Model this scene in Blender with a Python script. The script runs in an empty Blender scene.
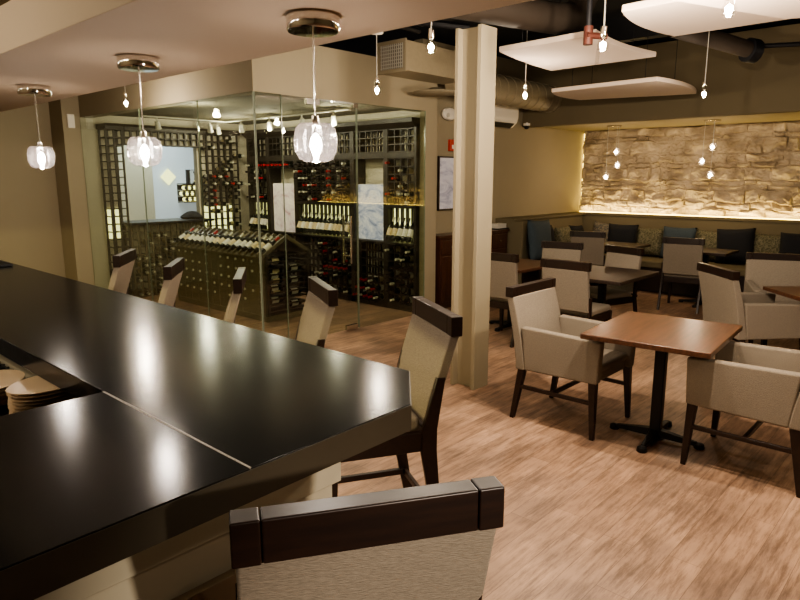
import bpy, bmesh, math, random
from mathutils import Vector, Matrix, noise
R = random.Random(7)
PI = math.pi
SC = bpy.context.scene
COL = SC.collection
SC.view_settings.view_transform = 'AgX'
SC.view_settings.look = 'AgX - Medium High Contrast'
SC.view_settings.exposure = 0.85

# ------------------------------------------------------------------ materials
def new_mat(name):
    m = bpy.data.materials.new(name); m.use_nodes = True
    nt = m.node_tree; b = nt.nodes['Principled BSDF']
    return m, nt, b
def mat(name, col, rough=.6, metal=0., bump=0., scale=40., var=0., emit=0., ecol=None, coat=0., stretch=None, spec=.5):
    m, nt, b = new_mat(name)
    b.inputs['Roughness'].default_value = rough
    b.inputs['Metallic'].default_value = metal
    b.inputs['Specular IOR Level'].default_value = spec
    b.inputs['Coat Weight'].default_value = coat
    if emit:
        b.inputs['Emission Color'].default_value = (*(ecol or col), 1); b.inputs['Emission Strength'].default_value = emit
    tc = nt.nodes.new('ShaderNodeTexCoord'); mp = nt.nodes.new('ShaderNodeMapping')
    nt.links.new(tc.outputs['Object'], mp.inputs[0])
    if stretch: mp.inputs['Scale'].default_value = stretch
    n = nt.nodes.new('ShaderNodeTexNoise'); n.inputs['Scale'].default_value = scale; n.inputs['Detail'].default_value = 4
    nt.links.new(mp.outputs[0], n.inputs['Vector'])
    mx = nt.nodes.new('ShaderNodeMix'); mx.data_type = 'RGBA'
    mx.inputs[6].default_value = (*[c*(1-var) for c in col], 1); mx.inputs[7].default_value = (*[min(1, c*(1+var)) for c in col], 1)
    nt.links.new(n.outputs['Fac'], mx.inputs[0]); nt.links.new(mx.outputs[2], b.inputs['Base Color'])
    if bump:
        bp = nt.nodes.new('ShaderNodeBump'); bp.inputs['Strength'].default_value = bump; bp.inputs['Distance'].default_value = .004
        nt.links.new(n.outputs['Fac'], bp.inputs['Height']); nt.links.new(bp.outputs[0], b.inputs['Normal'])
    return m
def plank_mat(name, c1, c2, c3, rough=.45):
    m, nt, b = new_mat(name); L = nt.links.new
    tc = nt.nodes.new('ShaderNodeTexCoord'); mp = nt.nodes.new('ShaderNodeMapping')
    L(tc.outputs['Object'], mp.inputs[0])
    sx = nt.nodes.new('ShaderNodeSeparateXYZ'); L(tc.outputs['Object'], sx.inputs[0])
    def mth(op, a, b2=None):
        q = nt.nodes.new('ShaderNodeMath'); q.operation = op
        for k, v in enumerate((a, b2)):
            if v is None: continue
            if isinstance(v, (int, float)): q.inputs[k].default_value = v
            else: L(v, q.inputs[k])
        return q.outputs[0]
    row = mth('FLOOR', mth('DIVIDE', sx.outputs[1], .15)); wn = nt.nodes.new('ShaderNodeTexWhiteNoise'); wn.noise_dimensions = '1D'; L(row, wn.inputs['W'])
    shx = mth('ADD', sx.outputs[0], mth('MULTIPLY', wn.outputs['Value'], 1.15))
    cx = nt.nodes.new('ShaderNodeCombineXYZ'); L(shx, cx.inputs[0]); L(sx.outputs[1], cx.inputs[1]); L(mth('MULTIPLY', wn.outputs['Value'], 9), cx.inputs[2])
    br = nt.nodes.new('ShaderNodeTexBrick'); br.offset = 0; br.offset_frequency = 2
    br.inputs['Scale'].default_value = 1; br.inputs['Brick Width'].default_value = 1.15; br.inputs['Row Height'].default_value = .15
    br.inputs['Mortar Size'].default_value = .0012; br.inputs['Mortar Smooth'].default_value = .1; br.inputs['Bias'].default_value = 0
    br.inputs['Color1'].default_value = (*c1, 1); br.inputs['Color2'].default_value = (*c2, 1); br.inputs['Mortar'].default_value = (*[c*.55 for c in c2], 1)
    cy = nt.nodes.new('ShaderNodeCombineXYZ'); L(shx, cy.inputs[0]); L(sx.outputs[1], cy.inputs[1]); L(cy.outputs[0], br.inputs['Vector'])
    m2 = nt.nodes.new('ShaderNodeMapping'); m2.inputs['Scale'].default_value = (2.0, 19, 1)
    L(cx.outputs[0], m2.inputs[0])
    n = nt.nodes.new('ShaderNodeTexNoise'); n.inputs['Scale'].default_value = 1.7; n.inputs['Detail'].default_value = 10; n.inputs['Roughness'].default_value = .78
    L(m2.outputs[0], n.inputs['Vector'])
    rp = nt.nodes.new('ShaderNodeValToRGB'); rp.color_ramp.elements[0].position = .44; rp.color_ramp.elements[1].position = .62
    rp.color_ramp.elements[0].color = (0, 0, 0, 1); rp.color_ramp.elements[1].color = (.8, .8, .8, 1)
    L(n.outputs['Fac'], rp.inputs[0])
    mx = nt.nodes.new('ShaderNodeMix'); mx.data_type = 'RGBA'; mx.inputs[7].default_value = (*c3, 1)
    L(rp.outputs[0], mx.inputs[0]); L(br.outputs['Color'], mx.inputs[6])
    n3 = nt.nodes.new('ShaderNodeTexNoise'); n3.inputs['Scale'].default_value = 2.6; n3.inputs['Detail'].default_value = 3
    L(cx.outputs[0], n3.inputs['Vector']); r3 = nt.nodes.new('ShaderNodeValToRGB'); r3.color_ramp.elements[0].position = .35; r3.color_ramp.elements[1].position = .65
    r3.color_ramp.elements[0].color = (.62, .60, .60, 1); r3.color_ramp.elements[1].color = (1.1, 1.05, 1, 1); L(n3.outputs['Fac'], r3.inputs[0])
    mm = nt.nodes.new('ShaderNodeMix'); mm.data_type = 'RGBA'; mm.blend_type = 'MULTIPLY'; mm.inputs[0].default_value = 1
    L(mx.outputs[2], mm.inputs[6]); L(r3.outputs[0], mm.inputs[7]); L(mm.outputs[2], b.inputs['Base Color'])
    b.inputs['Roughness'].default_value = rough
    bp = nt.nodes.new('ShaderNodeBump'); bp.inputs['Strength'].default_value = .25; bp.inputs['Distance'].default_value = .003
    L(n.outputs['Fac'], bp.inputs['Height']); L(bp.outputs[0], b.inputs['Normal'])
    return m
def wood_mat(name, c1, c2, rough=.3, axis=0, coat=.3):
    m, nt, b = new_mat(name); L = nt.links.new
    tc = nt.nodes.new('ShaderNodeTexCoord'); mp = nt.nodes.new('ShaderNodeMapping')
    s = [14, 14, 14]; s[axis] = 1.2; mp.inputs['Scale'].default_value = s
    L(tc.outputs['Object'], mp.inputs[0])
    n = nt.nodes.new('ShaderNodeTexNoise'); n.inputs['Scale'].default_value = 3; n.inputs['Detail'].default_value = 6; n.inputs['Roughness'].default_value = .65
    L(mp.outputs[0], n.inputs['Vector'])
    rp = nt.nodes.new('ShaderNodeValToRGB'); rp.color_ramp.elements[0].position = .35; rp.color_ramp.elements[1].position = .7
    rp.color_ramp.elements[0].color = (*c1, 1); rp.color_ramp.elements[1].color = (*c2, 1)
    L(n.outputs['Fac'], rp.inputs[0]); L(rp.outputs[0], b.inputs['Base Color'])
    b.inputs['Roughness'].default_value = rough; b.inputs['Coat Weight'].default_value = coat; b.inputs['Coat Roughness'].default_value = .2
    return m
def glass_mat(name, tint=(.9, .95, .9), refl=1.0, ior=1.5):
    m = bpy.data.materials.new(name); m.use_nodes = True; nt = m.node_tree; nt.nodes.clear(); L = nt.links.new
    o = nt.nodes.new('ShaderNodeOutputMaterial'); t = nt.nodes.new('ShaderNodeBsdfTransparent'); g = nt.nodes.new('ShaderNodeBsdfGlossy')
    f0 = nt.nodes.new('ShaderNodeLayerWeight'); f0.inputs[0].default_value = .5; mx = nt.nodes.new('ShaderNodeMixShader')
    f = nt.nodes.new('ShaderNodeMath'); f.operation = 'POWER'; f.inputs[1].default_value = 5; L(f0.outputs['Facing'], f.inputs[0])
    mu = nt.nodes.new('ShaderNodeMath'); mu.operation = 'MULTIPLY_ADD'; mu.inputs[1].default_value = .9*refl; mu.inputs[2].default_value = .045*refl; mu.use_clamp = True
    t.inputs[0].default_value = (*tint, 1); g.inputs['Roughness'].default_value = .0; g.inputs[0].default_value = (1, 1, 1, 1)
    L(f.outputs[0], mu.inputs[0]); L(mu.outputs[0], mx.inputs[0]); L(t.outputs[0], mx.inputs[1]); L(g.outputs[0], mx.inputs[2]); L(mx.outputs[0], o.inputs[0])
    return m
def emit_mat(name, col, s):
    return mat(name, col, emit=s, ecol=col)
def painting_mat(name, cols, scale, ax):
    m, nt, b = new_mat(name); L = nt.links.new
    tc = nt.nodes.new('ShaderNodeTexCoord'); mp = nt.nodes.new('ShaderNodeMapping'); mp.inputs['Scale'].default_value = ax
    L(tc.outputs['Object'], mp.inputs[0])
    n = nt.nodes.new('ShaderNodeTexNoise'); n.inputs['Scale'].default_value = scale; n.inputs['Detail'].default_value = 8; n.inputs['Roughness'].default_value = .7; n.inputs['Distortion'].default_value = 1.2
    L(mp.outputs[0], n.inputs['Vector'])
    rp = nt.nodes.new('ShaderNodeValToRGB'); cr = rp.color_ramp
    cr.elements[0].position = .3; cr.elements[0].color = (*cols[0], 1); cr.elements[1].position = .7; cr.elements[1].color = (*cols[-1], 1)
    for i, c in enumerate(cols[1:-1]):
        e = cr.elements.new(.3+.4*(i+1)/(len(cols)-1)); e.color = (*c, 1)
    L(n.outputs['Fac'], rp.inputs[0]); L(rp.outputs[0], b.inputs['Base Color']); L(rp.outputs[0], b.inputs['Emission Color'])
    b.inputs['Emission Strength'].default_value = .38; b.inputs['Roughness'].default_value = .6  # glow added to brighten the canvases, though they are no lamps
    return m

M = {}
M['wall'] = mat('olive_beige_paint', (.30, .257, .175), .8, var=.04, scale=3)
M['bulk'] = mat('taupe_paint', (.15, .12, .07), .85, var=.05, scale=2)
M['soffit'] = mat('soffit_paint', (.46, .375, .28), .8, var=.03, scale=2)
M['black'] = mat('black_ceiling_paint', (.006, .006, .006), .9)
M['blackmetal'] = mat('black_metal', (.01, .01, .012), .5, .3)
M['floor'] = plank_mat('wood_planks', (.50, .335, .235), (.37, .24, .165), (.16, .10, .068), .42)
M['fabric'] = mat('linen_fabric', (.225, .192, .153), .95, bump=.6, scale=230, var=.36, spec=.12, stretch=(.3, .8, 1.5))
M['fabric_dark'] = mat('olive_fabric', (.16, .135, .085), .95, bump=.4, scale=200, var=.1, spec=.15)
M['dark'] = wood_mat('espresso_wood', (.010, .004, .0025), (.022, .009, .005), .38, 0, .0)
M['mahog'] = wood_mat('mahogany_table', (.055, .021, .010), (.12, .05, .026), .36, 0)
M['cab'] = wood_mat('cherry_cabinet', (.035, .012, .006), (.07, .025, .012), .35, 2)
M['iron'] = mat('black_iron', (.012, .011, .011), .45, .4)
M['bar'] = mat('black_stone', (.010, .0098, .0094), .18, var=.35, scale=6, bump=.02, spec=.17)
M['baredge'] = mat('bar_edge', (.04, .033, .022), .4, var=.15, scale=8)
M['seam'] = mat('seam', (.22, .2, .17), .5)
M['panel'] = mat('bar_panel_paint', (.40, .36, .27), .6, var=.06, scale=6)
M['panel2'] = mat('bar_panel_kick', (.24, .17, .1), .6, var=.1, scale=9)
M['steel'] = mat('brushed_steel', (.7, .66, .6), .22, 1.)
M['chrome'] = mat('chrome', (.75, .72, .68), .08, 1.)
M['white'] = mat('white_plastic', (.72, .68, .6), .45)
M['cloud'] = mat('acoustic_panel', (.60, .49, .40), .9, bump=.1, scale=120, var=.03)
M['tile'] = mat('plate_ceramic', (.66, .52, .36), .35)
M['glass'] = glass_mat('pane_glass', (.80, .83, .76), 1.15)
M['bulbglass'] = glass_mat('bulb_glass', (.95, .95, .95), .8)
M['edge'] = mat('glass_edge', (.20, .23, .18), .15)
M['bulb'] = emit_mat('glowing_filament', (1., .82, .6), 120.)
M['pend'] = emit_mat('pendant_lamp', (1., .9, .82), 60.)
M['alc'] = emit_mat('alcove_lamp', (1., .8, .55), 45.)
M['led'] = emit_mat('led_strip', (1., .72, .16), 6.)
M['ledbar'] = emit_mat('led_strip_bar', (1., .88, .5), 1.6)
M['niche'] = emit_mat('lit_niche_back', (.85, .80, .38), 1.6)
M['rack'] = mat('rack_wood', (.022, .016, .011), .5, var=.2, scale=20)
M['island'] = mat('island_wood', (.12, .10, .06), .5, var=.2, scale=20)
M['wine_back'] = mat('wine_back_wall', (.62, .57, .47), .8)
M['wineceil'] = mat('wine_ceiling', (.14, .125, .085), .9)
M['bottle'] = mat('bottle_glass', (.006, .009, .006), .12)
M['label_w'] = mat('paper_label', (.75, .72, .65), .6)
M['label_c'] = mat('cream_label', (.66, .55, .35), .6)
M['cap_r'] = mat('red_capsule', (.42, .015, .02), .35)
M['cap_d'] = mat('dark_capsule', (.03, .02, .02), .35)
M['cap_w'] = mat('pale_capsule', (.62, .6, .5), .35)
M['blue'] = mat('slate_blue_velvet', (.045, .065, .08), .9, bump=.3, scale=60, var=.2)
M['blackfab'] = mat('black_cushion', (.008, .009, .012), .9, bump=.2, scale=90)
M['art_blue'] = painting_mat('abstract_blue', [(.07, .08, .16), (.3, .33, .46), (.62, .6, .62), (.38, .28, .3)], 4, (1, 1, 1.6))
M['art_red'] = painting_mat('abstract_red', [(.34, .1, .1), (.55, .45, .45), (.72, .64, .55), (.6, .5, .46)], 3.2, (1, 1, 1.4))
M['art_grey'] = painting_mat('abstract_grey', [(.1, .1, .13), (.3, .27, .27), (.4, .36, .33)], 2, (1, 1, 2.5))
M['red'] = mat('red_alarm', (.45, .03, .015), .4)
M['copper'] = mat('copper_valve', (.055, .013, .007), .6, .2)
M['darktop'] = wood_mat('dark_tabletop', (.018, .010, .007), (.04, .022, .014), .5, 0, 0)
M['duct'] = mat('painted_duct', (.30, .25, .165), .55, var=.1, scale=30, bump=.2)
M['brownduct'] = mat('brown_duct', (.028, .019, .012), .75)
M['litwall'] = mat('blue_lit_wall', (.55, .6, .68), .7, emit=.35, ecol=(.6, .66, .78))  # whitish wall; bluish room light put into its colour and glow
M['tanwall'] = mat('tan_panel', (.5, .46, .36), .7, emit=.12, ecol=(.6, .55, .4))
M['netwire'] = mat('shelf_mat', (.02, .02, .02), .5)
M['fix'] = mat('track_head', (.5, .48, .42), .5)
# patterned cushion: scrolling leaf-like pattern
def pattern_mat(name, c1, c2, sc=26):
    m, nt, b = new_mat(name); L = nt.links.new
    tc = nt.nodes.new('ShaderNodeTexCoord'); v = nt.nodes.new('ShaderNodeTexVoronoi'); v.feature = 'DISTANCE_TO_EDGE'; v.inputs['Scale'].default_value = sc
    n = nt.nodes.new('ShaderNodeTexNoise'); n.inputs['Scale'].default_value = 12; mx0 = nt.nodes.new('ShaderNodeMix'); mx0.data_type = 'VECTOR'; mx0.inputs[0].default_value = .12
    L(tc.outputs['Object'], n.inputs['Vector']); L(tc.outputs['Object'], mx0.inputs[4]); L(n.outputs['Color'], mx0.inputs[5]); L(mx0.outputs[1], v.inputs['Vector'])
    rp = nt.nodes.new('ShaderNodeValToRGB'); rp.color_ramp.elements[0].position = .05; rp.color_ramp.elements[1].position = .14
    rp.color_ramp.elements[0].color = (*c2, 1); rp.color_ramp.elements[1].color = (*c1, 1)
    L(v.outputs['Distance'], rp.inputs[0]); L(rp.outputs[0], b.inputs['Base Color']); b.inputs['Roughness'].default_value = .9
    return m
M['pat_g'] = pattern_mat('green_pattern', (.085, .08, .045), (.17, .155, .10))
M['pat_l'] = pattern_mat('grey_pattern', (.2, .17, .12), (.08, .08, .075))

# ------------------------------------------------------------------ geometry helpers
class MB:
    def __init__(s): s.bm = bmesh.new(); s.mi = 0
    def _f(s, vs):
        try: f = s.bm.faces.new(vs); f.material_index = s.mi; return f
        except ValueError: return None
    def box(s, x0, x1, y0, y1, z0, z1, T=None):
        return s.hexa([(x0,y0,z0),(x1,y0,z0),(x1,y1,z0),(x0,y1,z0)], [(x0,y0,z1),(x1,y0,z1),(x1,y1,z1),(x0,y1,z1)], T)
    def hexa(s, lo, hi, T=None): return s.loft([lo, hi], T)
    def loft(s, rings, T=None, closed=True, cap=True):
        vs = []
        for r in rings: vs.append([s.bm.verts.new(T @ Vector(p) if T else Vector(p)) for p in r])
        n = len(rings[0])
        for a, b in zip(vs, vs[1:]):
            for i in range(n if closed else n-1):
                j = (i+1) % n; s._f([a[i], a[j], b[j], b[i]])
        if cap: s._f(list(reversed(vs[0]))); s._f(vs[-1])
        return s
    def prism(s, pts, z0, z1, T=None):
        return s.loft([[(p[0], p[1], z0) for p in pts], [(p[0], p[1], z1) for p in pts]], T)
    def tube(s, pts, r, n=10, cap=True):
        pts = [Vector(p) for p in pts]; rr = r if isinstance(r, (list, tuple)) else [r]*len(pts)
        rings = []; u = None
        for i, p in enumerate(pts):
            d = (pts[min(i+1, len(pts)-1)] - pts[max(i-1, 0)]).normalized()
            if u is None: u = d.orthogonal().normalized()
            u = (u - d*u.dot(d)).normalized(); w = d.cross(u)
            rings.append([tuple(p + (u*math.cos(2*PI*k/n) + w*math.sin(2*PI*k/n))*rr[i]) for k in range(n)])
        return s.loft(rings, cap=cap)
    def lathe(s, prof, n=24, c=(0, 0, 0), T=None, flute=None, cap=True):
        rings = []
        for r, z in prof:
            rings.append([(c[0] + r*(1 + (flute*math.cos(12*2*PI*k/n) if flute else 0))*math.cos(2*PI*k/n), c[1] + r*(1 + (flute*math.cos(12*2*PI*k/n) if flute else 0))*math.sin(2*PI*k/n), c[2] + z) for k in range(n)])
        return s.loft(rings, T, cap=cap)
    def build(s, name, m, parent=None, bev=0., seg=2, smooth=False, loc=None, rot=None, sub=0):
        bmesh.ops.recalc_face_normals(s.bm, faces=s.bm.faces)
        me = bpy.data.meshes.new(name); s.bm.to_mesh(me); s.bm.free()
        for mm in (m if isinstance(m, (list, tuple)) else [m]): me.materials.append(mm)
        o = bpy.data.objects.new(name, me); COL.objects.link(o)
        if parent: o.parent = parent
        if loc: o.location = loc
        if rot: o.rotation_euler = rot
        if bev:
            b = o.modifiers.new('Bevel', 'BEVEL'); b.width = bev; b.segments = seg; b.limit_method = 'ANGLE'; b.angle_limit = .6; b.harden_normals = True
        if sub:
            q = o.modifiers.new('Sub', 'SUBSURF'); q.levels = sub; q.render_levels = sub
        if bev or smooth or sub:
            for p in me.polygons: p.use_smooth = True
            if not bev and not sub: me.set_sharp_from_angle(angle=.7)
        return o
def tag(o, label=None, cat=None, group=None, kind=None):
    if label: o['label'] = label
    if cat: o['category'] = cat
    if group: o['group'] = group
    if kind: o['kind'] = kind
    return o
def empty(name, loc, rz=0, label=None, cat=None, group=None):
    o = bpy.data.objects.new(name, None); COL.objects.link(o); o.location = loc; o.rotation_euler = (0, 0, rz)
    return tag(o, label, cat, group)
def struct(name, b, m, parent=None, **k):
    o = b.build(name, m, parent, **k)
    if not parent: o['kind'] = 'structure'
    return o
def children(o): return [c for c in bpy.data.objects if c.parent == o]
def copy_tree(o, loc, rz, label, group=None, rot=None):
    c = o.copy(); COL.objects.link(c); c.location = loc; c.rotation_euler = rot if rot else (0, 0, rz)
    c['label'] = label
    if group: c['group'] = group
    for ch in children(o):
        d = ch.copy(); COL.objects.link(d); d.parent = c
        for g in children(ch):
            e = g.copy(); COL.objects.link(e); e.parent = d
    return c

# ------------------------------------------------------------------ the room
struct('floor', MB().box(-4, 12, -5, 12.5, -.08, 0), M['floor'])
struct('ceiling', MB().box(-4, 12, -5, 12.5, 3.5, 3.6), M['black'])
# west side far wall (beyond the end of the bar) with its pilaster
struct('wall_north', MB().box(-3, 3.43, 9.63, 9.8, 0, 3.2), M['wall'])
struct('trim_1', MB().box(3.43, 3.657, 9.2, 9.8, 0, 3.2), M['wall'])
struct('wall_behind', MB().box(-4, 12, -5, -4.85, 0, 3.5), M['bulk'])
struct('wall_left', MB().box(-3.1, -3, -5, 9.8, 0, 3.5), M['wall'])
# bulkheads above the glass box
b = MB(); b.box(3.657, 3.80, 5.215, 9.2, 2.505, 3.02); b.box(3.80, 6.36, 5.215, 5.36, 2.505, 3.02)
struct('wall_above_glass', b, M['wall'])
struct('trim_2', MB().box(6.135, 6.36, 5.215, 5.30, 0, 2.505), M['wall'])
struct('wall_partition', MB().box(6.30, 6.36, 5.30, 9.3, 0, 3.02), M['wine_back'])
struct('wall_east', MB().box(6.36, 10.9, 5.45, 5.6, 0, 3.4), M['wall'])
struct('wall_wine_ceiling', MB().box(3.80, 6.30, 5.36, 9.2, 2.56, 2.62), M['wineceil'])
# far wine wall with an opening
b = MB(); b.box(3.657, 4.12, 9.2, 9.3, 0, 2.6); b.box(5.36, 6.30, 9.2, 9.3, 0, 2.6); b.box(4.12, 5.36, 9.2, 9.3, 0, 1.08); b.box(4.12, 5.36, 9.2, 9.3, 2.17, 2.6)
struct('wall_wine_far', b, M['wine_back'])
# back-of-house room behind the opening
b = MB(); b.box(3.9, 8.0, 11.6, 11.7, 0, 3)
struct('wall_beyond_window', b, M['litwall'])
# alcove bulkhead + ceiling
b = MB(); b.box(8.70, 8.85, -4.85, 5.45, 2.465, 3.42)
struct('wall_bulkhead', b, M['bulk'])
struct('ceiling_alcove', MB().box(8.85, 10.9, -4.85, 5.45, 2.50, 2.6), M['wall'])
struct('wall_stone_backing', MB().box(10.75, 10.9, -4.85, 5.45, 0, 2.5), M['wall'])

# soffit over the bar
b = MB(); b.box(.97, 1.715, .9, 9.63, 2.22, 3.1); b.box(.97, 1.715, -2.6, .9, 2.22, 3.1)
o = struct('ceiling_soffit', MB().box(.97, 1.715, -2.6, 9.63, 2.22, 3.1), M['soffit']); b.bm.free()
struct('trim_3', MB().box(.925, 1.02, -2.6, 9.63, 2.212, 2.40), M['soffit'], bev=.004)
struct('ceiling_back_bar', MB().box(-3, .925, -2.6, 9.63, 2.385, 2.5), M['bulk'])

# ------------------------------------------------------------------ stone wall
def stone_wall():
    rows = []; z = 1.10
    while z < 2.50:
        h = R.choice([.07, .10, .14, .18, .21]); rows.append((z, min(z+h, 2.50))); z += h
    rowst = []
    for (a, c) in rows:
        ys = [-3.2]
        while ys[-1] < 5.5: ys.append(ys[-1] + R.uniform(.14, .5))
        st = [(ys[i], ys[i+1], R.uniform(.0, .055), R.uniform(-.12, .12), R.uniform(-.25, .25), R.random()*50) for i in range(len(ys)-1)]
        rowst.append(st)
    ny, nz = 520, 100; y0, y1, z0, z1 = -2.0, 5.40, 1.10, 2.50
    bm = bmesh.new(); g = []
    for i in range(ny+1):
        col = []
        y = y0 + (y1-y0)*i/ny
        for j in range(nz+1):
            z = z0 + (z1-z0)*j/nz
            wy = y + .09*noise.noise(Vector((y*3, z*3, 1))); wz = z + .05*noise.noise(Vector((y*2.6, z*2.2, 7)))+.02*noise.noise(Vector((y*9, z*9, 3)))
            h = 0
            for (a, c), st in zip(rows, rowst):
                if a <= wz <= c or (c == rows[-1][1] and wz > c) or (a == rows[0][0] and wz < a):
                    for s in st:
                        if s[0] <= wy < s[1]:
                            e = max(0, min(wz-a, c-wz, wy-s[0], s[1]-wy)); k = min(1, e/.014)
                            h = .01+k*(.012 + s[2]*.7 + s[3]*(wy-(s[0]+s[1])/2) + s[4]*(wz-(a+c)/2) + .05*noise.noise(Vector((wy*6, wz*12, s[5]))) + .016*noise.noise(Vector((wy*26, wz*30, s[5]))))
                            break
                    break
            col.append(bm.verts.new((10.66-h, y, z)))
        g.append(col)
    for i in range(ny):
        for j in range(nz): bm.faces.new([g[i][j], g[i][j+1], g[i+1][j+1], g[i+1][j]])
    back = [bm.verts.new((10.74, yy, zz)) for yy, zz in ((y0, z0), (y1, z0), (y1, z1), (y0, z1))]
    bm.faces.new(back)
    m, nt, bs = new_mat('ledge_stone'); L = nt.links.new
    tc = nt.nodes.new('ShaderNodeTexCoord'); n = nt.nodes.new('ShaderNodeTexNoise'); n.inputs['Scale'].default_value = 3.5; n.inputs['Detail'].default_value = 8
    L(tc.outputs['Object'], n.inputs['Vector']); rp = nt.nodes.new('ShaderNodeValToRGB')
    rp.color_ramp.elements[0].position = .35; rp.color_ramp.elements[0].color = (.27, .215, .15, 1); rp.color_ramp.elements[1].position = .68; rp.color_ramp.elements[1].color = (.52, .44, .33, 1)
    L(n.outputs['Fac'], rp.inputs[0]); L(rp.outputs[0], bs.inputs['Base Color']); bs.inputs['Roughness'].default_value = .85
    n2 = nt.nodes.new('ShaderNodeTexNoise'); n2.inputs['Scale'].default_value = 60; L(tc.outputs['Object'], n2.inputs['Vector'])
    bp = nt.nodes.new('ShaderNodeBump'); bp.inputs['Strength'].default_value = .5; bp.inputs['Distance'].default_value = .01; L(n2.outputs['Fac'], bp.inputs['Height']); L(bp.outputs[0], bs.inputs['Normal'])
    me = bpy.data.meshes.new('wall_stone'); bm.to_mesh(me); bm.free(); me.materials.append(m)
    o = bpy.data.objects.new('wall_stone', me); COL.objects.link(o); o['kind'] = 'structure'
stone_wall()
t = tag(MB().box(10.515, 10.54, -2, 5.36, 1.119, 1.132).build('light_strip', M['led']), 'long yellow LED strip glowing at the foot of the stone wall', 'light strip')
t = tag(MB().box(10.68, 10.70, 5.405, 5.425, 1.12, 2.46).build('light_strip', M['led']), 'short upright yellow LED strip in the corner beside the stone wall', 'light strip')

# ------------------------------------------------------------------ the glass box
GP = empty('glass_partition', (3.657, 5.215, 0), 0, 'frameless glass partition enclosing the wine room corner', 'glass wall')
gl = [(0, 5.215, 6.207, 'tall glass pane of the wine room beside the glass corner, seen behind the bar'),
      (0, 6.207, 7.5, 'tall glass pane, middle one of the wine room side facing the bar'),
      (0, 7.5, 9.2, 'tall glass pane of the wine room next to the pilaster')]
for i, (k, a, c, lab) in enumerate(gl):
    e = GP; a -= 5.215; c -= 5.215
    p = MB().box(-.006, .006, a+.004, c-.004, .01, 2.505).build('pane', M['glass'], e)
    MB().box(-.0065, .0065, a, a+.004, .01, 2.505).build('pane_edge', M['edge'], p)
for a, c, lab in [(3.667, 3.975, 'narrow glass pane between the glass corner and the wine room door'), (4.985, 6.135, 'wide glass pane right of the wine room door')]:
    e = GP; a -= 3.657; c -= 3.657
    p = MB().box(a+.005, c-.005, -.006, .006, .01, 2.505).build('pane', M['glass'], e)
    MB().box(c-.005, c, -.0065, .0065, .01, 2.505).build('pane_edge', M['edge'], p)
    MB().box(a, a+.005, -.0065, .0065, .01, 2.505).build('pane_edge', M['edge'], p)
d = empty('glass_door', (4.48, 5.215, 0), 0, 'frameless glass door with long upright steel pull handles', 'door')
MB().box(-.495, .495, -.006, .006, .02, 2.49).build('pane', M['glass'], d)
MB().box(.489, .495, -.0065, .0065, .02, 2.49).build('pane_edge', M['edge'], d)
b = MB(); 
for yy in (-.06, .06): b.tube([(.34, yy, .78), (.34, yy, 1.30)], .014)
for z in (.86, 1.22): b.tube([(.34, -.06, z), (.34, .06, z)], .008)
b.build('handle', M['steel'], d, smooth=True)
MB().box(.30, .47, -.02, .02, .012, .07).build('patch_fitting', M['steel'], d, bev=.003)
MB().box(-.20, -.03, -.02, .02, 2.44, 2.50).build('patch_fitting', M['steel'], d, bev=.003)
MB().box(.44, .51, -.02, .02, 2.45, 2.50).build('patch_fitting', M['steel'], d, bev=.003)

# ------------------------------------------------------------------ wine bottles
def bottle_mesh(name, lab, cap):
    b = MB()
    b.lathe([(.001, 0), (.034, .002), (.0375, .012), (.0375, .05)], 10, cap=False)
    b.mi = 1; b.lathe([(.0378, .05), (.0378, .15)], 10, cap=False)
    b.mi = 0; b.lathe([(.0375, .15), (.0375, .185), (.030, .21), (.0155, .232), (.0145, .24)], 10, cap=False)
    b.mi = 2; b.lathe([(.0152, .24), (.0152, .296), (.0165, .298), (.0165, .305), (.001, .306)], 10, cap=False)
    o = b.build('wine_bottle', [M['bottle'], lab, cap], smooth=True)
    me = o.data; bpy.data.objects.remove(o); return me
BM = {'r': bottle_mesh('a', M['label_w'], M['cap_r']), 'd': bottle_mesh('b', M['label_w'], M['cap_d']), 'w': bottle_mesh('c', M['label_c'], M['cap_w'])}
nb = [0]
def bottle(kind, pos, direc, label, group):
    """pos = base centre, direc = direction base -> neck"""
    q = Vector(direc).to_track_quat('Z', 'Y')
    o = bpy.data.objects.new('wine_bottle', BM[kind]); COL.objects.link(o); nb[0] += 1
    o.location = pos; o.rotation_mode = 'QUATERNION'; o.rotation_quaternion = q
    tag(o, label, 'wine bottle', group)

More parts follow.
